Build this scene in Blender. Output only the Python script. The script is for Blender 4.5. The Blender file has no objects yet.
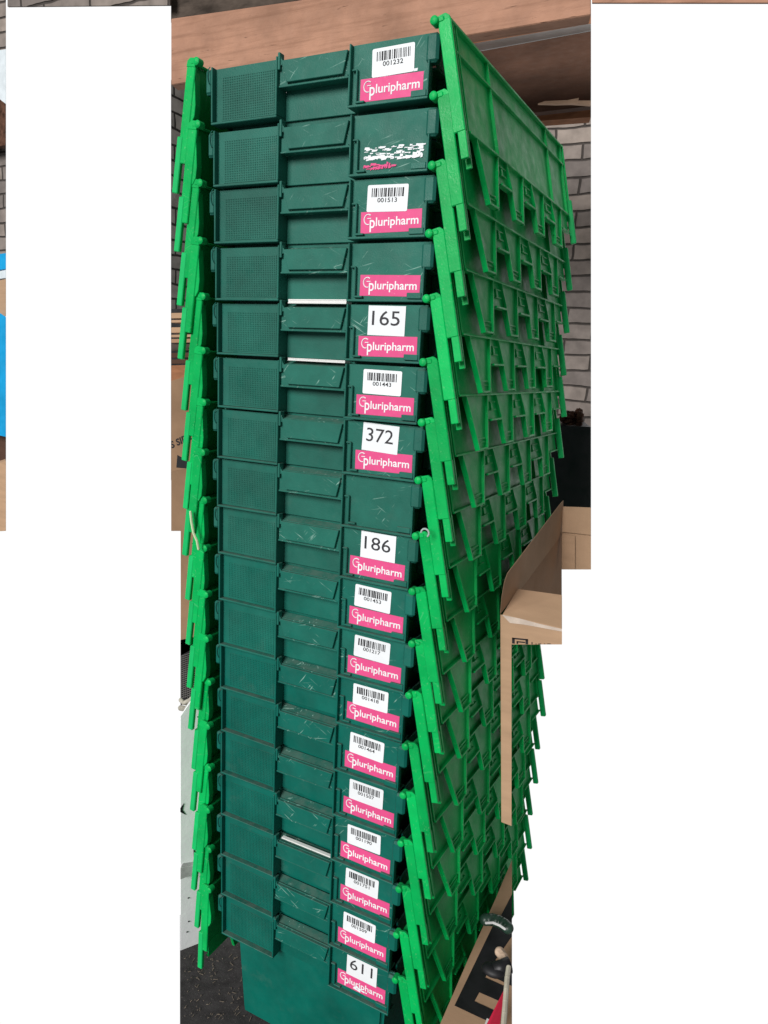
import bpy, bmesh, math, random
from mathutils import Vector, Matrix
random.seed(7)
S = bpy.context.scene
C = S.collection

# ------------------------------------------------------------------ camera
CAM = Vector((0.6063987, -0.9379640, -0.4166275)); YAW, PIT, ROL, F = 0.4710739, 0.1992456, 0.0494884, 736.295
FW = Vector((-math.sin(YAW)*math.cos(PIT), math.cos(YAW)*math.cos(PIT), -math.sin(PIT)))
R0 = Vector((math.cos(YAW), math.sin(YAW), 0)); U0 = R0.cross(FW)
RT = R0*math.cos(ROL) + U0*math.sin(ROL); UP = -R0*math.sin(ROL) + U0*math.cos(ROL)
cam = bpy.data.cameras.new('camera'); co = bpy.data.objects.new('camera', cam); C.objects.link(co)
cam.sensor_fit = 'VERTICAL'; cam.sensor_height = 24; cam.sensor_width = 18; cam.lens = F/1024*24
cam.clip_start = 0.02; cam.clip_end = 200
m = Matrix((RT, UP, -FW)).transposed().to_4x4(); m.translation = CAM; co.matrix_world = m
S.camera = co
S.render.resolution_x = 768; S.render.resolution_y = 1024
S.view_settings.view_transform = 'Standard'; S.view_settings.look = 'None'
S.view_settings.exposure = 0.0; S.view_settings.gamma = 1.0

# ------------------------------------------------------------------ light: white sky shaped around the view axis, dimmed elsewhere to darken side faces
W = bpy.data.worlds.new('World'); S.world = W; W.use_nodes = True
nt = W.node_tree; nt.nodes.clear()
def wn(t): return nt.nodes.new(t)
tc = wn('ShaderNodeTexCoord'); vm = wn('ShaderNodeVectorMath'); vm.operation = 'DOT_PRODUCT'
vm.inputs[1].default_value = FW
mr = wn('ShaderNodeMapRange'); mr.interpolation_type = 'SMOOTHSTEP'
mr.inputs['From Min'].default_value = 0.50; mr.inputs['From Max'].default_value = 0.735
mr.inputs['To Min'].default_value = 0.20; mr.inputs['To Max'].default_value = 1.02
bg = wn('ShaderNodeBackground'); bg.inputs['Color'].default_value = (1, 1, 1, 1); wo = wn('ShaderNodeOutputWorld')
nt.links.new(tc.outputs['Generated'], vm.inputs[0]); nt.links.new(vm.outputs['Value'], mr.inputs['Value'])
nt.links.new(mr.outputs['Result'], bg.inputs['Strength']); nt.links.new(bg.outputs[0], wo.inputs[0])
sun = bpy.data.lights.new('sun', 'SUN'); sun.energy = 3.7; sun.angle = math.radians(28); sun.color = (1.0, 0.985, 0.96)
so = bpy.data.objects.new('sun', sun); C.objects.link(so)
so.rotation_euler = Vector((-0.11, -0.90, 0.40)).to_track_quat('Z', 'Y').to_euler()

# ------------------------------------------------------------------ helpers
def at(px, py, P0, n):
    d = FW + RT*((px-384)/F) - UP*((py-512)/F)
    t = ((Vector(P0)-CAM).dot(n))/d.dot(n)
    return CAM + d*t
NX, NY, NZ = Vector((1,0,0)), Vector((0,1,0)), Vector((0,0,1))

class MB:
    def __init__(s): s.bm = bmesh.new()
    def box(s, x0, x1, y0, y1, z0, z1, bev=0.0):
        x0, x1 = min(x0,x1), max(x0,x1); y0, y1 = min(y0,y1), max(y0,y1); z0, z1 = min(z0,z1), max(z0,z1)
        b = bmesh.new(); bmesh.ops.create_cube(b, size=1)
        for v in b.verts:
            v.co = Vector(((x0+x1)/2+v.co.x*(x1-x0), (y0+y1)/2+v.co.y*(y1-y0), (z0+z1)/2+v.co.z*(z1-z0)))
        if bev: bmesh.ops.bevel(b, geom=b.edges[:], offset=min(bev, .45*min(x1-x0, y1-y0, z1-z0)), segments=1, affect='EDGES')
        s.merge(b); return s
    def prism(s, pts, off, bev=0.0):
        """pts: list of 3-D points; off: extrusion vector"""
        b = bmesh.new(); vs = [b.verts.new(p) for p in pts]; f = b.faces.new(vs)
        r = bmesh.ops.extrude_face_region(b, geom=[f]); off = Vector(off)
        for e in r['geom']:
            if isinstance(e, bmesh.types.BMVert): e.co += off
        bmesh.ops.recalc_face_normals(b, faces=b.faces[:])
        if bev: bmesh.ops.bevel(b, geom=b.edges[:], offset=bev, segments=1, affect='EDGES')
        s.merge(b); return s
    def cyl(s, p0, p1, r0, r1=None, n=16):
        r1 = r0 if r1 is None else r1
        p0, p1 = Vector(p0), Vector(p1); d = p1-p0
        b = bmesh.new(); bmesh.ops.create_cone(b, cap_ends=True, segments=n, radius1=r0, radius2=r1, depth=d.length)
        M = Matrix.Translation((p0+p1)/2) @ d.to_track_quat('Z','Y').to_matrix().to_4x4()
        bmesh.ops.transform(b, matrix=M, verts=b.verts[:]); s.merge(b); return s
    def ball(s, c, r, sc=(1,1,1)):
        b = bmesh.new(); bmesh.ops.create_uvsphere(b, u_segments=14, v_segments=9, radius=r)
        for v in b.verts: v.co = Vector((v.co.x*sc[0]+c[0], v.co.y*sc[1]+c[1], v.co.z*sc[2]+c[2]))
        s.merge(b); return s
    def tube(s, pts, r, n=8):
        for a, b in zip(pts[:-1], pts[1:]):
            s.cyl(a, b, r, n=n)
        for p in pts: s.ball(p, r*1.0)
        return s
    def merge(s, b):
        me = bpy.data.meshes.new('t'); b.to_mesh(me); b.free(); s.bm.from_mesh(me); bpy.data.meshes.remove(me)
    def mesh(s, me, M=None):
        t = bmesh.new(); t.from_mesh(me)
        if M: bmesh.ops.transform(t, matrix=M, verts=t.verts[:])
        s.merge(t); return s
    def build(s, name, mat, parent=None, loc=None, smooth=False):
        me = bpy.data.meshes.new(name); s.bm.to_mesh(me); s.bm.free()
        me.materials.append(mat)
        if smooth:
            for p in me.polygons: p.use_smooth = True
        o = bpy.data.objects.new(name, me); C.objects.link(o)
        if parent: o.parent = parent
        if loc is not None: o.location = loc
        return o
def tag(o, label=None, cat=None, group=None, kind=None):
    if label: o['label'] = label
    if cat: o['category'] = cat
    if group: o['group'] = group
    if kind: o['kind'] = kind
    return o
def empty(name, loc=(0,0,0), rz=0):
    o = bpy.data.objects.new(name, None); C.objects.link(o); o.location = loc; o.rotation_euler = (0,0,rz)
    o.empty_display_size = .05; return o
def recenter(o):
    """move a mesh's origin to the base of its geometry"""
    cs = [v.co.copy() for v in o.data.vertices]
    c = Vector(((min(v.x for v in cs)+max(v.x for v in cs))/2, (min(v.y for v in cs)+max(v.y for v in cs))/2, min(v.z for v in cs)))
    for v in o.data.vertices: v.co -= c
    o.location = c; return o

# ------------------------------------------------------------------ materials
def mat(name, base, rough=.5, spec=.5, var=.15, vscale=30, bump=.0, bscale=200, dark=None, dust=0.0, dustcol=(.15,.17,.145), scratch=0.0, speck=0.0, speckcol=(.55,.56,.5), stretch=(1,1,1), sss=0, rnd=.04, scol=(.30,.50,.43), grain=0, graincol=(.2,.1,.06)):
    M = bpy.data.materials.new(name); M.use_nodes = True; t = M.node_tree; n = t.nodes; L = t.links
    P = n['Principled BSDF']; P.inputs['Roughness'].default_value = rough
    P.inputs['Specular IOR Level'].default_value = spec
    tc = n.new('ShaderNodeTexCoord'); oi = n.new('ShaderNodeObjectInfo')
    ad = n.new('ShaderNodeVectorMath'); ad.operation = 'ADD'
    mu = n.new('ShaderNodeVectorMath'); mu.operation = 'SCALE'; mu.inputs['Scale'].default_value = 37.0
    cb = n.new('ShaderNodeCombineXYZ'); L.new(oi.outputs['Random'], cb.inputs[0]); L.new(oi.outputs['Random'], cb.inputs[2])
    L.new(cb.outputs[0], mu.inputs[0]); L.new(tc.outputs['Object'], ad.inputs[0]); L.new(mu.outputs[0], ad.inputs[1])
    mp = n.new('ShaderNodeMapping'); mp.inputs['Scale'].default_value = stretch; L.new(ad.outputs[0], mp.inputs['Vector'])
    V = mp.outputs[0]
    def noise(sc, det=4, ro=.6, vec=None):
        x = n.new('ShaderNodeTexNoise'); x.inputs['Scale'].default_value = sc; x.inputs['Detail'].default_value = det
        x.inputs['Roughness'].default_value = ro; L.new(vec or V, x.inputs['Vector']); return x.outputs['Fac']
    def mix(f, a, b):
        x = n.new('ShaderNodeMix'); x.data_type = 'RGBA'
        for s, val in ((x.inputs[0], f), (x.inputs[6], a), (x.inputs[7], b)):
            if isinstance(val, (int, float)): s.default_value = val
            elif isinstance(val, tuple): s.default_value = (*val[:3], 1)
            else: L.new(val, s)
        return x.outputs[2]
    def rng(v, a, b, c=0, d=1):
        x = n.new('ShaderNodeMapRange'); x.inputs[1].default_value = a; x.inputs[2].default_value = b
        x.inputs[3].default_value = c; x.inputs[4].default_value = d; L.new(v, x.inputs[0]); return x.outputs[0]
    def mul(a, b):
        x = n.new('ShaderNodeMath'); x.operation = 'MULTIPLY'
        for s, val in ((x.inputs[0], a), (x.inputs[1], b)):
            if isinstance(val, (int, float)): s.default_value = val
            else: L.new(val, s)
        return x.outputs[0]
    lo = tuple(c*(1-var) for c in base); hi = tuple(min(1, c*(1+var)) for c in base)
    if dark: lo = dark
    col = mix(rng(noise(vscale), .3, .7), lo, hi)
    hv = n.new('ShaderNodeHueSaturation'); L.new(rng(oi.outputs['Random'], 0, 1, 1-rnd, 1+rnd), hv.inputs['Value']); L.new(col, hv.inputs['Color']); col = hv.outputs[0]
    if grain:
        mg = n.new('ShaderNodeMapping'); mg.inputs['Scale'].default_value = (3, 60, 60); L.new(ad.outputs[0], mg.inputs['Vector'])
        g1 = noise(1.0, 6, .7, mg.outputs[0]); col = mix(mul(rng(g1, .48, .72), grain), col, graincol)
        mg2 = n.new('ShaderNodeMapping'); mg2.inputs['Scale'].default_value = (14, 120, 120); L.new(ad.outputs[0], mg2.inputs['Vector'])
        col = mix(mul(rng(noise(1.0, 3, .6, mg2.outputs[0]), .66, .72), grain), col, tuple(c*.35 for c in graincol))
    if dust:
        ge = n.new('ShaderNodeNewGeometry'); sx = n.new('ShaderNodeSeparateXYZ'); L.new(ge.outputs['Normal'], sx.inputs[0])
        up = rng(sx.outputs['Z'], .5, .95)
        col = mix(mul(mul(up, rng(noise(60, 5), .25, .6)), dust), col, dustcol)
        # grime blotches
        col = mix(mul(rng(noise(14, 6, .7), .58, .78), dust*.35), col, dustcol)
    if scratch:
        for k, (rot, sc) in enumerate(((0.25, (6, 60, 160)), (-0.5, (9, 60, 190)), (0.9, (14, 60, 150)))):
            m2 = n.new('ShaderNodeMapping'); m2.inputs['Rotation'].default_value = (0, rot, 0); L.new(ad.outputs[0], m2.inputs['Vector'])
            m3 = n.new('ShaderNodeMapping'); m3.inputs['Scale'].default_value = sc; L.new(m2.outputs[0], m3.inputs['Vector'])
            nz = noise(1.6+.3*k, 2, .5, m3.outputs[0])
            f = mul(mul(rng(nz, .66, .72), rng(noise(22), .48, .6)), scratch)
            col = mix(f, col, scol)
    if speck:
        col = mix(mul(rng(noise(260, 2), .66, .72), speck), col, speckcol)
    L.new(col, P.inputs['Base Color'])
    L.new(rng(noise(40), .3, .7, max(.05, rough-.1), min(1, rough+.15)), P.inputs['Roughness'])
    if bump:
        b = n.new('ShaderNodeBump'); b.inputs['Strength'].default_value = bump; b.inputs['Distance'].default_value = .001
        L.new(noise(bscale, 3), b.inputs['Height']); L.new(b.outputs[0], P.inputs['Normal'])
    if sss: P.inputs['Subsurface Weight'].default_value = sss; P.inputs['Subsurface Scale'].default_value = .01
    return M
def plain(name, col, rough=.6, spec=.3): return mat(name, col, rough, spec, var=.06, vscale=80)

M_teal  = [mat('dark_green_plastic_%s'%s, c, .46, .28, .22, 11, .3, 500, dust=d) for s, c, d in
           (('grey', (.012,.118,.088), .5), ('mid', (.006,.125,.093), .4), ('deep', (.001,.112,.084), .5))]  # deep, on the lower crates, is also darkened: shade put into the colour
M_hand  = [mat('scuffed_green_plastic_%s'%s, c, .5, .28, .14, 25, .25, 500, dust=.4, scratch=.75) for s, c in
           (('grey', (.011,.125,.092)), ('mid', (.006,.125,.093)), ('deep', (.001,.112,.084)))]  # deep has the same shade darkening in its colour
M_lid   = mat('bright_green_plastic', (.0002,.40,.088), .38, .2, .20, 14, .35, 300, dust=.4, dustcol=(.02,.16,.06), scratch=.35, scol=(.10,.50,.22), speck=.3, speckcol=(.2,.5,.25), rnd=.13)
M_lip   = mat('pale_green_plastic', (.005,.45,.12), .5, .25, .12, 30, .2, 400)
M_pink  = mat('pink_label', (.70,.075,.235), .5, .3, .05, 60, speck=.25, speckcol=(.8,.5,.6))
M_white = mat('white_label', (.78,.81,.84), .5, .3, .03, 60)
M_ink   = plain('black_ink', (.012,.012,.015))
M_grey  = plain('grey_digits_ink', (.035,.035,.04))
M_wht   = plain('white_print', (.80,.80,.82))
M_paper = mat('white_paper', (.80,.80,.78), .7, .2, .03, 60)
M_card  = mat('cardboard', (.42,.27,.17), .85, .15, .10, 9, .35, 260, stretch=(1,1,6))
M_card2 = mat('cardboard_brown', (.40,.26,.165), .85, .15, .12, 9, .35, 260)
M_card3 = mat('old_cardboard', (.25,.155,.095), .9, .1, .15, 9, .35, 260)
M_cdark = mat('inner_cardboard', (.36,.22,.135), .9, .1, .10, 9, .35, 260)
M_wood  = mat('pink_brown_timber', (.40,.215,.145), .8, .2, .25, 7, .9, 140, grain=.75, graincol=(.22,.11,.07), speck=.5, speckcol=(.25,.14,.09))
M_woodd = mat('dark_mouldy_timber', (.07,.055,.045), .9, .1, .5, 12, .5, 120, stretch=(1,1,3))
M_board = mat('dark_brown_board', (.075,.038,.025), .8, .2, .25, 6, .4, 120, stretch=(1,1,4))
M_orang = mat('orange_brown_board', (.30,.13,.065), .8, .2, .3, 15, .4, 120, stretch=(1,1,4))
M_steel = mat('grey_steel', (.60,.60,.60), .6, .3, .1, 20)
M_black = mat('black_plastic', (.012,.012,.014), .45, .35, .3, 20)
M_soil  = mat('dry_soil', (.09,.045,.03), .95, .1, .6, 60, 1, 90)
M_foam  = mat('white_wood', (.93,.94,.97), .6, .2, .05, 12, .5, 60, speck=.2, speckcol=(.5,.52,.55))
M_red   = mat('red_print', (.55,.02,.06), .4, .4, .08, 30)
M_blue  = mat('blue_plastic_sheet', (.0,.30,.62), .4, .4, .15, 10)
M_cloth = mat('pale_grey_sheet', (.62,.68,.72), .8, .2, .1, 30)
M_floor = mat('dark_asphalt', (.045,.042,.043), .9, .2, .35, 40, 1.0, 160, speck=.55, speckcol=(.30,.27,.24))

def brick_mat(name, c1, c2, mortar, axis, w=.21, h=.066):
    M = bpy.data.materials.new(name); M.use_nodes = True; t = M.node_tree; n = t.nodes; L = t.links
    P = n['Principled BSDF']; P.inputs['Roughness'].default_value = .9; P.inputs['Specular IOR Level'].default_value = .15
    tc = n.new('ShaderNodeTexCoord'); sx = n.new('ShaderNodeSeparateXYZ'); cb = n.new('ShaderNodeCombineXYZ')
    L.new(tc.outputs['Object'], sx.inputs[0]); L.new(sx.outputs[axis], cb.inputs[0]); L.new(sx.outputs['Z'], cb.inputs[1])
    nz = n.new('ShaderNodeTexNoise'); nz.inputs['Scale'].default_value = 9; L.new(tc.outputs['Object'], nz.inputs['Vector'])
    wob = n.new('ShaderNodeMix'); wob.data_type = 'VECTOR'; wob.inputs[0].default_value = .02
    L.new(cb.outputs[0], wob.inputs[4]); L.new(nz.outputs['Color'], wob.inputs[5])
    b = n.new('ShaderNodeTexBrick'); L.new(wob.outputs[1], b.inputs['Vector'])
    b.inputs['Color1'].default_value = (*c1, 1); b.inputs['Color2'].default_value = (*c2, 1); b.inputs['Mortar'].default_value = (*mortar, 1)
    b.inputs['Scale'].default_value = 1; b.inputs['Mortar Size'].default_value = .005; b.inputs['Mortar Smooth'].default_value = .7
    b.inputs['Brick Width'].default_value = w; b.inputs['Row Height'].default_value = h
    n2 = n.new('ShaderNodeTexNoise'); n2.inputs['Scale'].default_value = 25; n2.inputs['Detail'].default_value = 6; L.new(tc.outputs['Object'], n2.inputs['Vector'])
    mx = n.new('ShaderNodeMix'); mx.data_type = 'RGBA'; mx.blend_type = 'MULTIPLY'; mx.inputs[0].default_value = .55
    L.new(b.outputs['Color'], mx.inputs[6]); rr = n.new('ShaderNodeMapRange'); rr.inputs[1].default_value = .3; rr.inputs[2].default_value = .7; rr.inputs[3].default_value = .45; rr.inputs[4].default_value = 1.1; L.new(n2.outputs['Fac'], rr.inputs[0]); L.new(rr.outputs[0], mx.inputs[7])
    L.new(mx.outputs[2], P.inputs['Base Color'])
    bp = n.new('ShaderNodeBump'); bp.invert = True; bp.inputs['Strength'].default_value = .9; bp.inputs['Distance'].default_value = .008
    L.new(b.outputs['Fac'], bp.inputs['Height']); L.new(bp.outputs[0], P.inputs['Normal'])
    return M
M_brickb = brick_mat('grey_brown_brick', (.34,.285,.25), (.19,.165,.155), (.07,.06,.055), 'X', .20, .056)
M_brickl = brick_mat('pale_grey_brick', (.55,.51,.47), (.46,.43,.40), (.06,.055,.05), 'Y', .60, .052)

# ------------------------------------------------------------------ dimensions of a crate (z = 0 at the underside of its rim)
PT = 0.0828054                    # nesting pitch
XL, X1, X2, X3 = -.1918, -.0723, .0453, .165
BASE = .195                       # rim underside above the crate's foot
RH = .0795                        # rim height
FLOOR = -18*PT - .0037 - BASE
XC = -.0165                       # centre line

def z(v): return v + BASE

def fnt(body, size, bold=0.0, mono=None):
    cu = bpy.data.curves.new('f', 'FONT'); cu.body = body; cu.size = size; cu.offset = bold; cu.resolution_u = 3
    cu.align_x = 'CENTER'; cu.align_y = 'CENTER'; cu.extrude = .0001
    if mono: cu.space_character = mono
    o = bpy.data.objects.new('f', cu); C.objects.link(o); bpy.context.view_layer.update()
    me = bpy.data.meshes.new_from_object(o.evaluated_get(bpy.context.evaluated_depsgraph_get()))
    bpy.data.objects.remove(o); bpy.data.curves.remove(cu); return me
def fit_text(mb, body, w, h, M, bold=0.0):
    """text scaled to w x h, centred, in the local x-z plane facing -y, then moved by M"""
    me = fnt(body, 1.0, bold)
    xs = [v.co.x for v in me.vertices]; ys = [v.co.y for v in me.vertices]
    sx = w/(max(xs)-min(xs)); sy = h/(max(ys)-min(ys)); cx = (max(xs)+min(xs))/2; cy = (max(ys)+min(ys))/2
    for v in me.vertices: v.co = Vector(((v.co.x-cx)*sx, -v.co.z*1.0, (v.co.y-cy)*sy))
    mb.mesh(me, M); bpy.data.meshes.remove(me)

# ------------------------------------------------------------------ crate parts (built once, mesh data shared by the copies)
def crate_body():
    mb = MB(); t = .003
    a = (-.1795, .1465, .0260, .549); b = (-.1680, .1350, .0370, .538)
    z0, z1 = z(.0400), z(-.194)
    def ring(r, zz): return [Vector((r[0],r[2],zz)), Vector((r[1],r[2],zz)), Vector((r[1],r[3],zz)), Vector((r[0],r[3],zz))]
    bm = mb.bm
    o1 = [bm.verts.new(p) for p in ring(a, z0)]; o2 = [bm.verts.new(p) for p in ring(b, z1)]
    i1 = [bm.verts.new(p) for p in ring((a[0]+t,a[1]-t,a[2]+t,a[3]-t), z0)]; i2 = [bm.verts.new(p) for p in ring((b[0]+t,b[1]-t,b[2]+t,b[3]-t), z1+t)]
    for k in range(4):
        j = (k+1) % 4
        bm.faces.new((o1[k], o2[k], o2[j], o1[j])); bm.faces.new((i1[k], i1[j], i2[j], i2[k])); bm.faces.new((o1[k], o1[j], i1[j], i1[k]))
    bm.faces.new(o2); bm.faces.new(i2)
    bmesh.ops.recalc_face_normals(bm, faces=bm.faces[:])
    bmesh.ops.bevel(bm, geom=[e for e in bm.edges if abs(e.verts[0].co.z-e.verts[1].co.z) > .1 or max(v.co.z for v in e.verts) < z1+.001], offset=.006, segments=3, affect='EDGES')
    return mb
def crate_rim():
    mb = MB(); B = .0007
    for s in (0, 1):                       # front end (0) and back end (1)
        def Y(y): return y if s == 0 else .575-y
        def bx(x0, x1, y0, y1, z0, z1, b=B):
            if s: x0, x1 = 2*XC-x0, 2*XC-x1
            mb.box(x0, x1, Y(y0), Y(y1), z(z0), z(z1), b)
        # frame of the ribbed panel
        bx(XL, X1, 0, .0245, 0, .0032)
        bx(XL, XL+.0028, 0, .012, .0032, RH)
        bx(X1-.0026, X1, 0, .0245, .0032, RH)
        bx(X1, X1+.004, .001, .012, .062, RH+.005)
        # frame of the label panel
        bx(X2, X3, 0, .0245, 0, .0032)
        bx(X2, X2+.0026, 0, .0245, .0032, RH)
        bx(X2-.0035, X2, .002, .010, .042, .060)
        bx(X3-.0024, X3, .0005, .012, .0032, .046)
        # slotted holder for the label
        bx(X2+.010, X2+.0125, .0025, .008, .007, .048)
        bx(X2+.004, X2+.012, .0025, .008, .0462, .0485)
        bx(X2+.010, X2+.024, .0025, .0079, .0055, .0082)
        bx(X3-.026, X3-.004, .003, .0078, .0045, .0125)
        # hidden wall behind the panels and the back of the hand recess
        bx(XL+.0028, X1-.0026, .0125, .0155, .0032, RH-.001)
        bx(X2+.0026, X3, .0082, .0125, .0032, RH)
        bx(X1, X2, .0235, .0255, 0, RH-.004)
        bx(X3, .1705, .0085, .012, .046, RH)
        # wire hook at the hinge
    # side walls of the rim
    for sg in (-1, 1):
        xo = XC+sg*.1815
        mb.box(xo, xo-sg*.003, .0262, .549, z(.046), z(RH), .0006)
        mb.box(xo, XC+sg*.1665, .0262, .549, z(.0425), z(.0455), .0006)
        mb.box(XC+sg*.1640, XC+sg*.1665, .0262, .549, z(0), z(.0455), .0006)
        for k in range(9):
            y = .06+k*.057
            mb.box(xo-sg*.001, XC+sg*.1675, y, y+.003, z(.012), z(.042), .0004)
    return mb
def ribbed_panel():
    mb = MB()
    mb.box(XL+.0030, X1-.0028, .0092, .0124, z(.0034), z(RH-.0006), .0004)
    x0, x1, z0, z1 = XL+.014, X1-.010, .007, .066
    nx, nz = 29, 18
    for i in range(nx):
        x = x0+(x1-x0)*(i+.5)/nx; mb.box(x-.0009, x+.0009, .0085, .0094, z(z0), z(z1))
    for j in range(nz+1):
        zz = z0+(z1-z0)*j/nz; mb.box(x0, x1, .0084, .0093, z(zz-.0006), z(zz+.0006))
    return mb
def grip():
    mb = MB(); B = .0006
    mb.box(X1+.0004, X2-.0004, .0062, .009, z(.0405), z(RH-.005), B)          # plate
    mb.box(X1+.0004, X2-.0004, .0042, .0234, z(.0395), z(.0422), B)          # lower lip
    # shelf sloping from the wall down to the plate
    mb.prism([Vector((X1+.0006, .0233, z(RH-.001))), Vector((X1+.0006, .0058, z(RH-.0075))), Vector((X1+.0006, .0058, z(RH-.0105))), Vector((X1+.0006, .0233, z(RH-.004)))], (X2-X1-.0012, 0, 0))
    # raised trapezoid with cut corners
    y0, y1 = .0012, .0063
    p = [(X1+.006, RH-.006), (X2-.003, RH-.006), (X2-.010, .0445), (X1+.016, .0445)]
    mb.prism([Vector((x, y1, z(zz))) for x, zz in p], (0, y0-y1, 0), .0006)
    mb.prism([Vector((x, .0022, z(zz))) for x, zz in ((X1+.0045, RH-.004), (X1+.0068, RH-.004), (X1+.0175, .0440), (X1+.0150, .0440))], (0, .004, 0))
    mb.prism([Vector((x, .0030, z(zz))) for x, zz in ((X1+.0008, RH+.001), (X1+.0040, RH+.001), (X1+.0072, RH-.010), (X1+.004, RH-.012))], (0, .006, 0))
    return mb
def label_panel():
    mb = MB(); mb.box(X2+.0028, X3-.0026, .0078, .0082, z(.0034), z(RH-.0002)); return mb
def corner_post(sg, end):
    mb = MB()
    y0 = .004 if end == 0 else .571
    x0 = XC+sg*.1822; 
    ya, yb = (.0015, .016) if end == 0 else (.5735, .559)
    mb.box(x0-sg*.0075, x0+(.0100 if sg > 0 else -.0055), ya, yb, z(.043), z(RH-.0015), .0034)
    mb.box(x0-sg*.004, x0+sg*.004, y0, y0+(.012 if end == 0 else -.012), z(.0432), z(RH-.0025), .0005)
    return mb
def hook():
    mb = MB()
    pts = [(XL-.004-.006*math.cos(a)+.004, -.0005, z(RH-.012+.012*math.sin(a))) for a in [math.radians(d) for d in range(-60, 100, 20)]]
    mb.tube([Vector(q) for q in pts], .0007, 6); return mb

# lid flap. local frame: origin on the hinge line, +X outward (outer surface x=0), +Y along the crate, -Z down the flap
LT = .0172
def lid_mesh():
    mb = MB(); B = .0006
    def b(u0, u1, v0, v1, w0, w1, bev=B): mb.box(w0, w1, u0, u1, -v0, -v1, bev)
    b(0, .571, -.004, .126, -.0095, -.0068, 0)                    # web of the flap
    b(0, .571, -.008, -.0045, -LT, -.0006)                       # top edge
    b(.003, .569, .0275, .030, -.0070, -.0016)                   # raised band line
    b(.018, .560, .1235, .1265, -.0100, -.0008)                  # lower edge of the main field
    for u in (.0165, .138, .448, .556):
        b(u, u+.0032, -.006, .1245, -.0072, -.0020)
    b(.006, .0085, -.004, .160, -.0090, -.0012)
    # near end flange
    b(-.006, -.0005, -.007, .130, -LT, 0, .0012)
    b(-.005, .0015, .1285, .163, -.0110, -.0002, .0008)
    b(.0105, .0145, .1265, .172, -.0110, -.0030, .0006)
    b(.010, .0125, -.004, .126, -.0150, -.0030, .0006)
    # far end flange, with its outer tongue and the inner wedge
    b(.5695, .5755, -.007, .134, -LT, -.0002, .0012)
    mb.prism([Vector((w, .5740, -v)) for w, v in ((-.0150, .004), (-.0235, .050), (-.0235, .066), (-.0190, .076), (-.0150, .076))], (0, -.012, 0), .0006)
    # fingers
    for k in range(4):
        rl, rr, tl, tr = .043+.128*k, .136+.122*k, .069+.120*k, .107+.1235*k
        tip = .206-.002*k
        mb.prism([Vector((-.0068, u, -v)) for u, v in ((rl, .1262), (rr, .1262), (tr, tip), (tl, tip))], (-.0027, 0, 0))
        # slanted near edge, straight far edge, tip
        mb.prism([Vector((-.0022, u, -v)) for u, v in ((rl+.012, .160), (rl+.0165, .160), (tl+.004, tip), (tl, tip))], (-.0062, 0, 0), .0005)
        mb.prism([Vector((-.0018, u, -v)) for u, v in ((rl, .1262), (rl+.003, .1262), (rl+.0150, .160), (rl+.012, .160))], (-.0070, 0, 0))
        mb.prism([Vector((-.0024, u, -v)) for u, v in ((rr-.004, .1262), (rr, .1262), (tr, tip+.001), (tr-.004, tip+.001))], (-.0065, 0, 0), .0005)
        b(tl+.004, tr-.004, tip-.003, tip-.0002, -.0100, -.0020)
        b(tl+.001, tr-.004, tip-.018, tip-.016, -.0072, -.0040)
        b(tl+.006, tr-.004, tip-.012, tip-.0105, -.0072, -.0045)
        # field between this finger and the next, with its slots
        if k < 3:
            nl = .043+.128*(k+1)
            b(rr-.001, nl+.012, .1262, .164, -.0094, -.0069, 0)
            b(rr-.001, nl+.013, .1625, .1655, -.0105, -.0015)
            b(rr+.008, nl-.002, .136, .1375, -.0072, -.0035); b(rr+.006, nl-.006, .148, .1495, -.0072, -.0030)
            b(rr+.012, rr+.019, .1375, .1480, -.0072, -.0045)
        else:
            b(rr-.001, .560, .1262, .160, -.0094, -.0069, 0); b(rr, .560, .158, .1605, -.0100, -.0020)
    return mb
def lid_tongue():
    mb = MB(); mb.box(-.0070, .0040, .5690, .5765, -.096, -.178, .0012); return mb
def hinge_knob(end):
    mb = MB(); y = -.004 if end == 0 else .573
    mb.cyl((-.0205, y-.005, .0085), (-.0205, y+.006, .0085), .0057, n=18)
    mb.box(-.021, -.008, y-.0030, y+.004, .0045, .0115, .0015)
    mb.ball((-.0205, y-.005*(1 if end == 0 else -1), .0085), .0057, (1, .5, 1))
    mb.prism([Vector((x, y-.0012, zz)) for x, zz in ((-.0168, .0135), (-.006, .0140), (-.001, .0095), (0, .001), (-.0171, .001), (-.0171, .0065))], (0, .0045, 0), .0006)
    return mb

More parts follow.
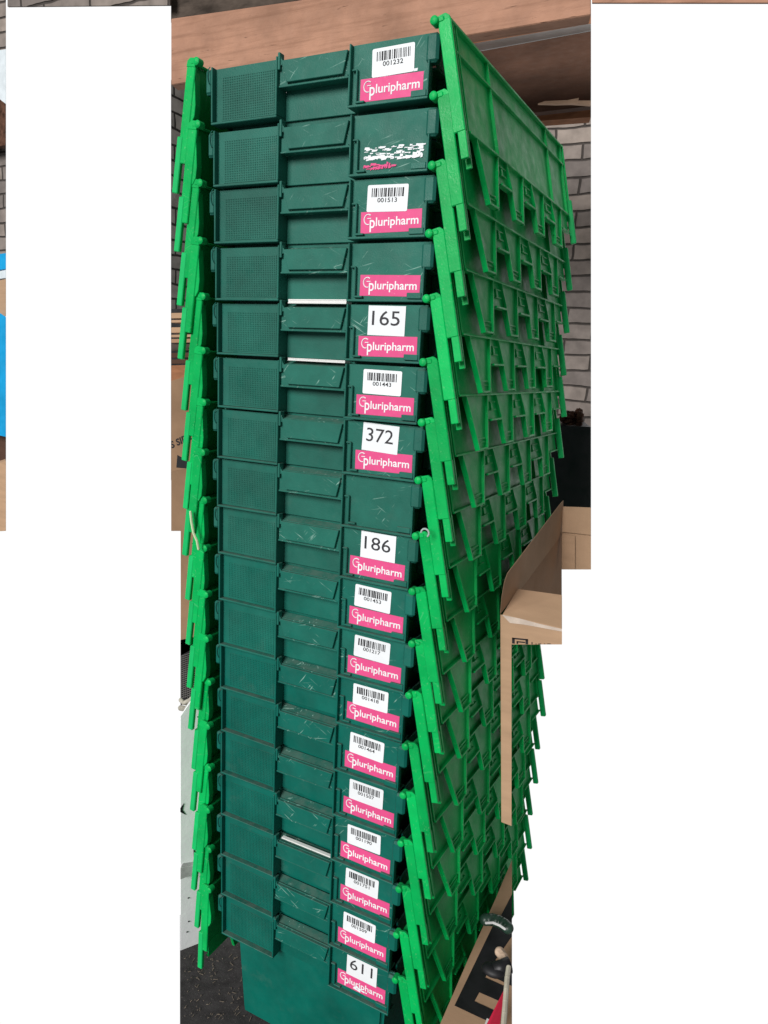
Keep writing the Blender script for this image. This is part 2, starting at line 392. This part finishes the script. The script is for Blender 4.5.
def sticker_base(w, h, rnd=0.0):
    mb = MB()
    if rnd:
        pts = []
        for cx, cz, a0 in ((w/2-rnd, h/2-rnd, 0), (-w/2+rnd, h/2-rnd, 90), (-w/2+rnd, -h/2+rnd, 180), (w/2-rnd, -h/2+rnd, 270)):
            for d in (0, 30, 60, 90):
                a = math.radians(a0+d); pts.append(Vector((cx+rnd*math.cos(a), 0, cz+rnd*math.sin(a))))
    else: pts = [Vector(q) for q in ((-w/2,0,-h/2), (w/2,0,-h/2), (w/2,0,h/2), (-w/2,0,h/2))]
    mb.prism(pts, (0, -.0003, 0)); return mb
PW, PH = .0935, .0285
def pink_print():
    mb = MB()
    fit_text(mb, 'luripharm', .0650, .0150, Matrix.Translation((.0098, -.0006, -.0014)), .014)
    fit_text(mb, 'p', .0082, .0160, Matrix.Translation((-.0282, -.0006, -.0048)), .012)
    # the open round stroke that hugs the first letter
    cx, cz = -.0350, .0040
    for a in range(50, 290, 15):
        p = [Vector((cx+math.cos(math.radians(t))*.0062, -.0006, cz+math.sin(math.radians(t))*.0068)) for t in (a, a+15)]
        mb.cyl(p[0], p[1], .0008, n=6)
    mb.cyl((cx-.001, -.0006, cz+.0012), (cx+.0050, -.0006, cz+.0012), .0007, n=6)
    return mb
def barcode(digits, seed):
    r = random.Random(seed); mb = MB(); x = -.0245
    while x < .0245:
        w = r.choice((.0008, .0013, .0018, .0024)); mb.box(x, min(x+w, .0250), -.0006, -.0003, .0018, .0132); x += w+r.choice((.0008, .0013, .0019))
    fit_text(mb, digits, .0300, .0058, Matrix.Translation((0, -.0006, -.0024)), .004)
    return mb

PINK_ME = None
crate_master = {}
def build_parts(tone):
    d = {}
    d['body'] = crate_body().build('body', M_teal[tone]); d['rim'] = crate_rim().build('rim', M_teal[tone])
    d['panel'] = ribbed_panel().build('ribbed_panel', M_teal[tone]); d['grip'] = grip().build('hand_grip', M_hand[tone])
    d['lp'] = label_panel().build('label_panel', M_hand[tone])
    for i, (sg, e) in enumerate(((-1,0),(1,0),(-1,1),(1,1))):
        d['post%d'%i] = corner_post(sg, e).build('corner_post', M_teal[tone])
    d['hook'] = hook().build('hinge_wire', M_teal[2])
    for o in d.values(): C.objects.unlink(o)
    return d
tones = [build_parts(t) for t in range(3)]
LID = lid_mesh().build('lid', M_lid); TONG = lid_tongue().build('tongue', M_lip); KN = [hinge_knob(e).build('hinge', M_lid) for e in (0, 1)]
PINKB = sticker_base(PW, PH).build('name_label', M_pink); PINKT = pink_print().build('lettering', M_wht)
BARB = sticker_base(.0625, .0350, .0022).build('barcode_label', M_white)
for o in (LID, TONG, *KN, PINKB, PINKT, BARB): C.objects.unlink(o)

def cp(o, parent):
    c = o.copy(); C.objects.link(c); c.parent = parent; return c

#       dx      dz      rot     kind        pink?  label text
FIX = [[-.0048,.0046,.0069],[-.0008,-.0004,.0122],[0,.0001,.0128],[.0012,-.0013,.0131],[.0013,-.0015,.0002],[.0018,-.0027,-.0023],[.0015,-.0023,.0085],[.0008,-.001,.013],[.0001,.0004,.0024],[0,.0008,-.0024],[.001,.0014,.0091],[.0016,.0035,.002],[.0001,.0021,-.0196],[-.0001,.0024,-.0083],[-.0011,.0002,-.0131],[-.0011,.0004,-.0014],[-.0021,-.0023,-.0109],[-.0003,-.0037,-.0043]]
INFO = ['b001232', 'torn', 'b001513', 'pink', 'n165', 'b001443', 'n372', 'none', 'n186', 'b001453', 'b001217', 'b001418', 'b001464', 'b001507', 'b001190', 'b001751', 'b001509', 'n611']
LAB = ['topmost dark green crate of the stack, barcode 001232 over a pink label',
 'dark green crate second from the top, only white and pink shreds of its label left',
 'dark green crate third from the top, barcode 001513 over a pink label',
 'dark green crate with a pink label and no number, between 001513 and 165',
 'dark green crate numbered 165, a white paper edge above its grip',
 'dark green crate with barcode 001443, white paper edge above its grip',
 'dark green crate numbered 372 in the upper middle of the stack',
 'dark green crate without any label, between crates 372 and 186',
 'dark green crate numbered 186 at the middle of the stack',
 'dark green crate with barcode 001453, directly beneath crate 186',
 'dark green crate with barcode 001217, scratched beside its white label',
 'dark green crate with barcode 001418, third below crate 186',
 'dark green crate with barcode 001464, sixth from the bottom of the stack',
 'dark green crate with barcode 001507, fifth from the bottom of the stack',
 'dark green crate with barcode 001190, fourth from the bottom',
 'dark green crate with barcode 001751, white paper above its grip, third from the bottom',
 'dark green crate with barcode 001509, resting on crate 611',
 'lowest dark green crate, numbered 611, its whole body standing on the floor']
rj = random.Random(3)
def mk_crate(k):
    dx, dz, rz = FIX[k-1]
    loc = Vector((.00049*k+dx, .001034*k, -PT*k+dz-BASE))
    r = empty('plastic_crate', loc, rz); tag(r, LAB[k-1], 'crate', 'green lidded crates nested in one tall stack')
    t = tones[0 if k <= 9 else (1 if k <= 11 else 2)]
    cp(t['body'], r); cp(t['rim'], r); cp(t['panel'], r); cp(t['grip'], r); lp = cp(t['lp'], r)
    for i in range(4): cp(t['post%d'%i], r)
    cp(t['hook'], r)
    for side in (0, 1):
        l = cp(LID, r)
        j = rj.uniform(-.006, .006)
        if side == 0: l.location = (.1935+.00042*k, (.0012 if k % 2 else -.0012)+rj.uniform(-.0003,.0003), z(PT)); l.rotation_euler = (0, -.2180+j*.5, 0)
        else: l.location = (-.2355, .5705+(.0012 if k % 2 else -.0012)+rj.uniform(-.0003,.0003), z(PT)); l.rotation_euler = (0, -(.152-.0030*k if k < 17 else (.085 if k == 17 else .035))+j*.4, math.pi)
        cp(TONG, l); cp(KN[0], l); cp(KN[1], l)
    kind = INFO[k-1]
    def place(o, x, zz, rot=0.0, y=.0077):
        o.location = (x, y, z(zz)); o.rotation_euler = (0, rot, 0); return o
    tilt = rj.uniform(-.015, .015)
    pz = .0225+rj.uniform(-.001, .001); pxx = .1090+rj.uniform(-.0015, .0015)
    if k >= 10: pz += .002
    if kind not in ('torn', 'none'):
        pb = place(cp(PINKB, r), pxx, pz, tilt); cp(PINKT, pb)
    if kind[0] == 'b':
        bb = place(cp(BARB, r), .1075+rj.uniform(-.002, .002) - (.004 if k > 2 else 0), .0545+rj.uniform(-.0012,.0012) + (.0015 if k >= 10 else 0), rj.uniform(-.03, .03) if k != 11 else .03, .0073)
        bc = barcode(kind[1:], k).build('barcode', M_ink, bb)
    if kind[0] == 'n' and kind != 'none':
        nb = sticker_base(.0590, .0410).build('number_label', M_white, r); place(nb, {'n165':.1075,'n372':.1040,'n186':.1085,'n611':.1080}[kind], .0575, {'n372':.04}.get(kind, .01), .0073)
        tx = MB(); fit_text(tx, kind[1:], .0440, .0200, Matrix.Translation((-.001, -.0006, .0035)), .0)
        tx.build('digits', M_grey, nb)
    if kind == 'torn':
        q = random.Random(5)
        for name, mt, rows in (('label_remnant', M_white, ((.0345, .0045, 22), (.0225, .0070, 26), (.0265, .0050, 16), (.0310, .0025, 10))), ('label_remnant', M_pink, ((.0135, .0070, 12), (.0105, .0050, 10)))):
            mb = MB()
            for zc, hh, nn in rows:
                for i in range(nn):
                    x = .064+(.090 if mt is M_white else .048)*(i+q.random()*.6)/nn; w = q.uniform(.002, .0085); h = hh*q.uniform(.3, 1)
                    zz = zc+q.uniform(-.002, .002)
                    pts = [(x, zz-h*.4), (x+w*.5, zz-h*.5*q.random()), (x+w, zz-h*.3), (x+w*1.2, zz+h*.3), (x+w*.6, zz+h*.5*q.uniform(.4,1)), (x+w*.1, zz+h*.45)]
                    yy = .0077-.00004*i-(.0006 if mt is M_pink else 0)
                    mb.prism([Vector((a, yy, z(b))) for a, b in pts], (0, -.00015, 0))
            if mt is M_white:
                mb.box(.148, .1545, .0070, .0074, z(.030), z(.036))
            mb.build(name, mt, r)
    if k == 1:   # shred of an older label between the two
        mb = MB(); mb.prism([Vector((x, .0076, z(b))) for x, b in ((.082, .0355), (.145, .0372), (.1455, .0405), (.082, .0375))], (0, -.0002, 0)); mb.build('label_remnant', M_white, r)
    if kind == 'n611':
        mb = MB(); q = random.Random(8)
        for i in range(9):
            x = .092+.026*q.random(); zz = .0165+q.uniform(-.0035, .0035); w = q.uniform(.004, .010)
            mb.prism([Vector((a, .0068-.00003*i, z(b))) for a, b in ((x, zz), (x+w, zz-.001), (x+w*1.1, zz+.002), (x+w*.5, zz+.0035*q.random()+.001))], (0, -.0001, 0))
        mb.build('label_remnant', M_white, r)
    return r
crates = [mk_crate(k) for k in range(1, 19)]

# papers lying in the hand recesses
for k, h, lb in ((5, .0062, 'highest white paper edge, just left of the big number 165'), (6, .0040, 'thin white paper edge one crate beneath the highest paper'), (16, .0026, 'lowest white paper edge, caught low in the stack above the grip of crate 001751')):
    c = crates[k-1]
    mb = MB()
    for i in range(4):
        a = h/4*i
        mb.box(X1+.012+.0006*(i % 2), X2-.004, .0060+.0004*(i % 3), .0215 if k < 10 else .0120, a, a+h/4-.0002)
    o = mb.build('paper_stack', M_paper); o.location = (c.location.x, c.location.y+.0, c.location.z+z(RH+.0006)); o.rotation_euler.z = c.rotation_euler.z
    tag(o, lb, 'paper', 'papers caught between the crates')

# ------------------------------------------------------------------ small bits on the stack
def curl(px, py, r=.006):
    c = at(px, py, (0, -.012, 0), NY); pts = [c+Vector((math.cos(math.radians(a))*r, 0, math.sin(math.radians(a))*r)) for a in range(-40, 200, 24)]
    return pts
o = MB().tube(curl(425, 533), .0014, 6).build('plastic_hook', mat('clear_grey_plastic', (.35,.42,.40), .3, .5)); tag(recenter(o), 'small pale curled plastic hook beside crate 186', 'hook')
pts = [at(x, y, (0, -.0095, 0), NY) for x, y in ((190.5, 512), (191.5, 522), (193.5, 533), (197, 541), (198.5, 549))]
o = MB().tube(pts, .0022, 6).build('plastic_strap', mat('pale_green_strap', (.50,.62,.38), .5, .3)); tag(recenter(o), 'short pale plastic strap caught on the left lids', 'strap')

# ------------------------------------------------------------------ setting
def slab(name, mt, P0, n, pix, thick, parent=None, bev=0):
    # the thickness runs back from the visible face, leaning the way such cut ends lie
    n = Vector(n).normalized(); pts = [at(x, y, P0, n) for x, y in pix]
    d = n if n.dot(FW) > 0 else -n
    if abs(n.z) < .5:
        mx = max(x for x, y in pix)
        d = Vector((-1.45, 1, 0)) if mx < 10 else (Vector((-.32, 1, 0)) if mx > 500 and mx < 600 else (Vector((-.15, 1, 0)) if n.x < .5 else d))
        if abs(n.x) > .5 and mx < 400: d = Vector((-.5, 1, 0))
        d = d.normalized()
    mb = MB(); mb.prism(pts, d*thick, bev); return mb.build(name, mt, parent)

fl = slab('floor', M_floor, (0, 0, FLOOR), (0,0,1), ((180, 915), (300, 860), (512, 860), (512, 1500), (180, 1500)), .02)
tag(fl, kind='structure')
q = random.Random(9); mb = MB()
for i in range(110):
    p = at(q.uniform(184, 252), q.uniform(955, 1022), (0, 0, FLOOR), NZ); a = q.uniform(0, 3.14); l = q.choice((.0008, .001, .0015, .002, .003, .005)); w = q.uniform(.0003, .0006)
    d = Vector((math.cos(a), math.sin(a), 0)); e = Vector((-d.y, d.x, 0))*w
    mb.prism([p-d*l-e+NZ*.001, p+d*l-e+NZ*.002, p+d*l+e+NZ*.002, p-d*l+e+NZ*.001], (0, 0, .0006))
o = mb.build('floor_litter', mat('straw_bits', (.20,.165,.13), .9, .1, .4, 200)); tag(o, 'fine straw and grit scattered over the dark floor', 'litter', kind='stuff')
BX = slab('beam', M_wood, (0, .80, 0), NY, ((171, 18.5), (297, 0.5), (420, -20), (591, -48), (591, 14.8), (470, 35), (300, 63.5), (171, 85)), .045, bev=.002)
tag(BX, 'pinkish brown timber beam running behind the top of the crate stack', 'beam')
o = slab('roof_board', M_woodd, (0, .83, 0), NY, ((171, -40), (420, -75), (420, -14), (297, 4), (171, 22.5)), .05); tag(o, 'dark mouldy board on top of the timber beam', 'board')
o = slab('ceiling_plank', M_wood, (0, .80, 0), NY, ((592, -45), (800, -80), (800, 2.6), (592, 2.6)), .006); tag(o, 'thin brown plank along the top right corner', 'plank')
o = slab('ceiling_plank', M_cloth, (0, .80, 0), NY, ((7.5, -10), (170, -38), (170, 5.0), (7.5, 6.5)), .006); o.data.materials[0] = M_brickb; tag(o, 'grey brown lintel along the top left corner', 'lintel')
o = slab('steel_angle', M_steel, (0, .96, 0), NY, ((440, 49), (591, 23.6), (591, 30.5), (440, 58)), .004); tag(o, 'thin light grey steel strip under the timber beam', 'steel strip')
o = slab('brown_fascia', M_orang, (0, 1.00, 0), NY, ((440, 30), (591, 8), (591, 28), (440, 55)), .02); tag(o, 'brown packing board between the beam and the steel strip', 'board')
o = slab('brown_board', M_board, (0, 1.20, 0), NY, ((430, 48), (591, 20), (591, 106), (430, 125)), .03); tag(o, 'dark brown board above the brick wall on the right', 'board')
o = slab('wood_splinter', M_orang, (0, 1.17, 0), NY, ((538, 103.5), (545, 101), (568, 100), (579, 97.8), (578, 100.5), (591, 100.5), (591, 105), (572, 103.5), (556, 104)), .012)
o.data.materials[0] = mat('pale_split_wood', (.5,.34,.24), .8, .2); tag(o, 'pale splintered strip of wood on the dark brown board', 'splinter')
o = slab('timber_plate', M_orang, (0, 1.30, 0), NY, ((500, 108), (591, 105), (591, 117), (500, 124)), .05); tag(o, 'orange brown timber lying on top of the brick wall', 'timber')

def wall(name, mt, P0, n, pix, label):
    o = slab(name, mt, P0, n, pix, .10); tag(o, label, 'wall'); return o
wall('brick_wall', M_brickb, (0, 1.90, 0), NY, ((480, 122), (591, 112), (591, 432), (480, 440)), 'grey brown brick wall behind the right side of the crate stack')
wall('brick_wall', M_brickl, (-1.40, 0, 0), NX, ((171, 80), (290, 110), (290, 318), (171, 309)), 'pale grey brick wall left of the stack, below the beam')
# planter
pl = empty('planter', (at(575, 470, (0, 1.2, 0), NY)))
pl.location.z = -1.3
def under(parent, o):
    o.parent = parent; o.location = -parent.location; return o
under(pl, slab('pot', M_black, (0, 1.2, 0), NY, ((530, 424), (591, 427), (591, 560), (530, 560)), .35))
mb = MB(); q = random.Random(2)
c0 = at(556, 423, (0, 1.22, 0), NY); c1 = at(591, 423, (0, 1.22, 0), NY)
for i in range(700):
    f = q.random(); p = c0.lerp(c1, f)+Vector((0, q.uniform(.0, .25), q.uniform(-.012, .012)+.020*math.sin(f*9))); s = q.uniform(.002, .009)
    p.x = min(p.x, c1.x-.030-.25*(p.y-1.22))
    mb.box(p.x-s, p.x+s*q.random(), p.y-s, p.y+s, p.z-s*.6, p.z+s*.3)
under(pl, mb.build('soil', M_soil))
tag(pl, 'black planter of dry soil in front of the brick wall', 'planter')

# open cardboard carton on the right
cb = empty('cardboard_carton', (.42, .33, -1.24))
tag(cb, 'open brown cardboard carton standing right of the stack', 'carton')
T = .005
yF, yB, xL_ = .147, .50, .270

def quad(name, mt, P, thick, parent):
    """P: four 3-D points, extruded away from the camera along the face normal"""
    n = (P[1]-P[0]).cross(P[2]-P[0]).normalized(); n = n if n.dot(FW) > 0 else -n
    mb = MB(); mb.prism(P, n*thick, .0006); o = mb.build(name, mt)
    return under(parent, o) if parent else o
def A(px, py, axis, v):
    return at(px, py, {'x': (v,0,0), 'y': (0,v,0), 'z': (0,0,v)}[axis], {'x': NX, 'y': NY, 'z': NZ}[axis])
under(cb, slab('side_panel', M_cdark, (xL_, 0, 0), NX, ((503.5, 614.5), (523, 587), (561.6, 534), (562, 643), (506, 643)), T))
under(cb, slab('side_flap', M_card2, (xL_+.0015, 0, 0), NX, ((500.2, 614.5), (501.5, 598), (504, 583), (507.2, 573.5), (513, 566), (560.5, 503.5), (563.5, 500.5), (562.3, 534), (523, 587)), T*1.2, bev=.0008))
under(cb, slab('front_panel', M_card, (0, yF, 0), NY, ((500.4, 614.6), (562, 629.2), (562, 644.5), (511.5, 644.5), (511.5, 826), (501.3, 822)), .0015))
quad('front_flap', M_card, [A(502.5, 614.4, 'y', yF), A(562, 628.6, 'y', yF), A(562, 594.8, 'y', yF+.085), A(517.4, 588.7, 'y', yF+.085)], .004, cb)
under(cb, slab('back_panel', M_card2, (0, yB, 0), NY, ((561.8, 532.5), (591, 535.5), (591, 569.5), (561.8, 569.5)), T))
under(cb, slab('back_flap', M_card2, (0, yB-.004, 0), NY, ((562.5, 506.6), (591, 507.7), (591, 535.2), (562, 532)), T*.6, bev=.0005))
under(cb, slab('corner_fold', M_card, (0, yB-.006, 0), NY, ((562.2, 534), (575, 535.6), (575, 569.5), (562.2, 569.5)), .001))
# tape over the front edge and the print on the front panel
tape = mat('clear_tape', (.55,.45,.38), .15, .7, .15, 60)
under(cb, slab('tape', tape, (0, yF-.0012, 0), NY, ((502, 614.8), (520, 618.6), (540, 624), (562, 629), (562, 631.6), (540, 627.5), (524, 624.6), (510, 623)), .0006))
mb = MB()
for px0, px1, py0, py1 in ((512, 528, 638.4, 639.8), (512, 514.6, 638.4, 644.2), (516.5, 525, 641.4, 642.6), (516.5, 518, 641.4, 644.2), (525.5, 528, 638.6, 644.2), (531.5, 532.4, 641, 644.2), (535.5, 536.4, 642.2, 644.2), (538, 541, 641.8, 642.8), (544, 545, 643, 644.2), (547, 550.5, 642.8, 643.6)):
    sl = .235
    P = [at(a, min(b+(a-520)*.10, 644.2 if b == py1 else 643.6), (0, yF-.0009, 0), NY) for a, b in ((px0, py0), (px1, py0), (px1, py1), (px0, py1))]
    mb.prism(P, (0, .0003, 0))
under(cb, mb.build('print', M_ink))

# flat printed carton on the floor at the lower right
zt = -1.43
fc = empty('flat_carton', (.36, .15, FLOOR)); tag(fc, 'flat brown carton with big black lettering at the foot of the stack, right side', 'carton')
under(fc, slab('board', M_card, (0, 0, zt), NZ, ((430, 1050), (441, 1022), (467, 962), (495, 900), (512, 860), (512, 1090), (425, 1090)), .16))
zi = zt+.0006
def pz(pts): return [(435+a/6.65, 870+b/6.65) for a, b in pts]
under(fc, slab('lettering', M_black, (0, 0, zi), NZ, pz(((130, 900), (385, 370), (512, 425), (512, 440), (400, 600), (512, 640), (512, 770), (345, 690), (335, 715), (470, 775), (450, 880), (295, 812), (262, 872), (400, 935), (370, 1010), (310, 985))), .0005))
under(fc, slab('lettering', M_black, (0, 0, zi), NZ, pz(((430, 320), (512, 160), (512, 395), (455, 360))), .0005))
# red torn print sheet, knob, handle and cord lying on it
mb = MB(); P = [at(x, y, (0, 0, zt+.045), NZ) for x, y in pz(((462, 790), (310, 1000), (318, 1045), (430, 1045)))]
P[1].z -= .03; P[2].z -= .03
mb.prism(P, (0, 0, -.003)); 
rc = mb.build('leaflet', M_red); 
mb = MB(); P = [at(x, y, (0, 0, zt+.0190), NZ) for x, y in pz(((345, 985), (395, 1010), (385, 1042), (325, 1040)))]
mb.prism(P, (0, 0, -.0008)); mb.build('printed_square', M_paper, rc)
tag(rc, 'torn red printed sheet lying on the lettered carton', 'printed sheet')
kp = at(493, 970, (0, 0, zt+.03), NZ)
o = MB().ball(kp, .016, (1.25, .9, .55)).cyl(kp+Vector((.0,0,0)), kp+Vector((.022,.02,.004)), .011, .013).build('knob', M_black, smooth=True); tag(recenter(o), 'shiny black round knob lying on the lettered carton', 'knob')
pts = [at(x, y, (0, 0, zt+.022), NZ) for x, y in pz(((335, 330), (385, 330), (430, 345), (465, 366), (485, 385)))]
dg = mat('dark_green_hose', (.02,.05,.035), .35, .5)
o = MB().tube(pts, .0105, 10).build('hose_piece', dg, smooth=True); tag(recenter(o), 'short dark green curved hose across the flat carton', 'hose')
pts = [at(x, y, (0, 0, zt+.036), NZ) for x, y in pz(((340, 352), (385, 350), (430, 368), (465, 392)))]
o = MB().tube(pts, .0022, 6).build('wire', M_steel); tag(recenter(o), 'thin silver wire along the dark green hose', 'wire')
pts = [at(x, y, (0, 0, zt+.05), NZ) for x, y in pz(((490, 650), (480, 720), (474, 800), (468, 880), (462, 960), (455, 1045)))]
o = MB().tube(pts, .0042, 8).build('cord', mat('pale_cord', (.6,.55,.45), .8, .2)); tag(recenter(o), 'pale cord hanging beside the red printed sheet', 'cord')
pts = [at(x, y, (0, 0, zt+.03), NZ) for x, y in pz(((430, 545), (455, 580), (480, 640)))]
o = MB().tube(pts, .0085, 8).build('wooden_peg', mat('pale_wood', (.55,.40,.30), .7, .2)); tag(recenter(o), 'pale wooden peg above the black knob', 'peg')

# left of the stack
def std(name, mt, pix, label, cat, y=.40, th=.02, n=NY, P0=None):
    o = slab(name, mt, P0 or (0, y, 0), n, pix, th, bev=.0008); tag(o, label, cat); return o
q = random.Random(4)
yy = 312
for i, (h, mt) in enumerate(((3.2, M_brickl), (3, M_steel), (5.5, M_card2), (4, M_card2), (6, M_cdark), (7, M_cdark), (6, M_board), (9, M_board), (22, M_orang))):
    pass
planks = [(318.5, 313, .0), (322.8, 320, .0), (333, 327.4, .0), (337.5, 334.8, 0), (343, 339, 0), (351, 344, 0), (358, 353, 0), (364, 359.5, 0)]
P_desc = ['pale plank, highest of the boards piled left of the stack', 'thin pale plank, second of the boards piled left of the stack', 'light brown board, third from the top of the left pile',
 'thin brown board, fourth from the top of the left pile', 'brown board, fifth from the top of the left pile', 'wide dark brown board, sixth from the top of the left pile',
 'dark brown board, seventh from the top of the left pile', 'lowest dark board of the left pile, above the carton']
for i, (b, a, _) in enumerate(planks):
    mt = [M_brickl, M_brickl, M_card, M_card2, M_cdark, M_woodd, M_board, M_board][i]
    if i < 2: mt = M_card
    o = slab('plank', mt, (0, .55+.006*(i % 3), 0), NY, ((171, a), (225, a-1), (225, b-1), (171, b)), .25, bev=.001); tag(o, P_desc[i], 'plank', 'planks piled behind the left side')
o = slab('backing_board', M_black, (0, .84, 0), NY, ((171, 309), (235, 308), (235, 480), (171, 480)), .02); tag(o, 'dark panel behind the planks piled left of the stack', 'panel')
std('side_board', M_orang, ((171, 365.5), (215, 364), (215, 386), (171, 386)), 'orange brown board directly above the carton marked SIDE', 'board', .50)
c1 = empty('marked_carton', at(185, 470, (0, .42, 0), NY)); tag(c1, 'brown carton with SIDE and a black arrow, left of the stack', 'carton')
under(c1, slab('panel', M_card3, (0, .42, 0), NY, ((171, 381), (190, 375), (225, 366), (225, 475), (171, 475)), .02, bev=.0008))
mb = MB()
pc = at(184.5, 440.2, (0, .4195, 0), NY); th = math.radians(-24)
h = (at(180, 430, (0,.4195,0), NY)-at(180, 437.5, (0,.4195,0), NY)).length
fit_text(mb, 'S SIDE', h*4.05, h*.95, Matrix.Translation(at(181, 440.5, (0, .4195, 0), NY)) @ Matrix.Rotation(th, 4, 'Y'), .03)
# keep only what lies on this panel
lim = at(171.3, 440, (0, .4195, 0), NY).x
bmesh.ops.bisect_plane(mb.bm, geom=mb.bm.verts[:]+mb.bm.edges[:]+mb.bm.faces[:], plane_co=(lim, 0, 0), plane_no=(-1, 0, 0), clear_outer=True)
mb.prism([at(x, y, (0, .4192, 0), NY) for x, y in ((177.3, 455), (190, 462), (186.5, 468.5), (176.3, 467.5))], (0, .0003, 0))
under(c1, mb.build('lettering', M_ink))
std('brown_carton', M_card3, ((171, 471.5), (210, 466), (210, 640), (180.5, 656), (180.5, 531), (171, 531)), 'plain creased brown carton below the carton marked SIDE', 'carton', .36, .02)
# black mesh crate
mc = empty('mesh_crate', at(190, 695, (0, .34, 0), NY)); tag(mc, 'black mesh crate between the plain carton and the white box', 'mesh crate')
under(mc, slab('back', M_black, (0, .36, 0), NY, ((180.5, 640), (225, 630), (225, 705), (180.5, 705)), .01))
mb = MB(); gm = mat('mesh_strands', (.10,.095,.09), .6, .3)
for i in range(30):
    y = 656+i*2.1
    if y < 700: mb.prism([at(a, b, (0, .345, 0), NY) for a, b in ((180.5, y), (225, y-15), (225, y-14.3), (180.5, y+.7))], (0, .003, 0))
for i in range(22):
    x = 180.8+i*2.0
    mb.prism([at(a, b, (0, .348, 0), NY) for a, b in ((x, 656), (x+.7, 656), (x+.9, 698), (x+.2, 698))], (0, .003, 0))
under(mc, mb.build('mesh', gm))
# white box on the floor
g0, g1 = at(180, 951, (0,0,FLOOR), NZ), at(202, 942.5, (0,0,FLOOR), NZ)
nn = (g1-g0).cross(NZ).normalized()
wb = empty('white_box', (g0+g1)/2); tag(wb, 'scuffed white box standing on the dark floor left of the stack', 'box')
under(wb, slab('side', M_foam, g0, nn, ((180.3, 716), (191.5, 700), (240, 690), (240, 905), (220, 862), (192, 872), (180.3, 877)), .05, bev=.001))
under(wb, slab('ledge', mat('dusty_white', (.42,.42,.42), .8, .2, .3, 40), g0-nn*(.012 if nn.dot(FW) > 0 else -.012), nn, ((180.3, 868), (192, 866), (240, 850), (240, 868), (194, 874), (180.3, 880)), .04, bev=.001))
under(wb, slab('base', M_foam, g0, nn, ((180.3, 879), (195, 873), (240, 866), (240, 930), (202, 942.5), (180.3, 951)), .05, bev=.001))
mb = MB()
for x, y in ((188.3, 898), (188.6, 921.5), (187, 932)): 
    c = at(x, y, g0-nn*(.0008 if nn.dot(FW) > 0 else -.0008), nn); mb.ball(c, .0016)
for pts in (((180.3, 808), (184, 803), (182.5, 810), (186, 815), (180.3, 812)), ((193.4, 845), (195, 845), (195, 861), (193.6, 861))):
    mb.prism([at(a, b, g0-nn*(.0008 if nn.dot(FW) > 0 else -.0008), nn) for a, b in pts], nn*.0004)
under(wb, mb.build('nail_hole', M_black))
o = std('edge_strip', M_wht, ((193.5, 733), (196, 733), (197, 842), (195, 842)), 'thin bright white strip standing against the white box', 'strip', y=.05, th=.004); 
bpy.data.objects.remove(o)
pts = [at(x, y, (0, .26, 0), NY) for x, y in ((180.8, 700), (184, 703), (190, 700), (196, 694), (202, 690))]
mb = MB().tube(pts, .005, 8)
pts = [at(x, y, (0, .255, 0), NY) for x, y in ((180.8, 708), (186, 709), (191, 704), (197, 702))]
mb.tube(pts, .0065, 8)
o = mb.build('rag', mat('beige_cloth', (.42,.40,.34), .9, .1, .3, 60, .6, 80), smooth=True); tag(recenter(o), 'crumpled beige rag lying on top of the white box', 'rag')

# things glimpsed at the left edge
E0 = -260
wall('brick_wall', M_brickb, (0, 1.30, 0), NY, ((E0, 60), (6, -10), (6, 290), (E0, 330)), 'grey brown brick wall at the far left edge, above the blue sheet')
for nm, mt, pix, lb, ct, y in (
  ('pale_sheet', M_cloth, ((E0, 90), (6, 49), (6, 104), (0, 100), (E0, 150)), 'pale grey sheet on the brick wall at the left edge', 'sheet', 1.24),
  ('dark_bundle', M_soil, ((E0, 160), (0, 99), (6, 104), (6, 145), (E0, 200)), 'dark bundle under the pale sheet at the left edge', 'bundle', 1.24),
  ('blue_bag', M_blue, ((E0, 290), (6, 253), (6, 269), (E0, 310)), 'small blue bag above the blue sheet at the left edge', 'bag', 1.0),
  ('grey_bag', M_cloth, ((E0, 311), (6, 270), (6, 278), (E0, 320)), 'grey bag between the blue bag and the blue sheet', 'bag', 1.0),
  ('brown_parcel', M_card, ((E0, 330), (6, 279), (6, 316), (E0, 350)), 'light brown parcel on top of the blue sheet', 'parcel', 1.0),
  ('blue_sheet', M_blue, ((E0, 330), (0, 313), (6, 317), (6, 437), (E0, 380)), 'bright blue plastic sheet at the left edge', 'plastic sheet', .9),
  ('dark_board', M_board, ((E0, 360), (6, 420), (6, 463), (E0, 463)), 'dark brown board under the blue sheet', 'board', .95),
  ('tan_carton', M_card, ((E0, 465), (0, 463), (6, 461), (6, 531), (E0, 545)), 'tan carton below the blue sheet at the left edge', 'carton', .85)):
    o = slab(nm, mt, (0, y, 0), NY, pix, .06, bev=.001); tag(o, lb, ct)
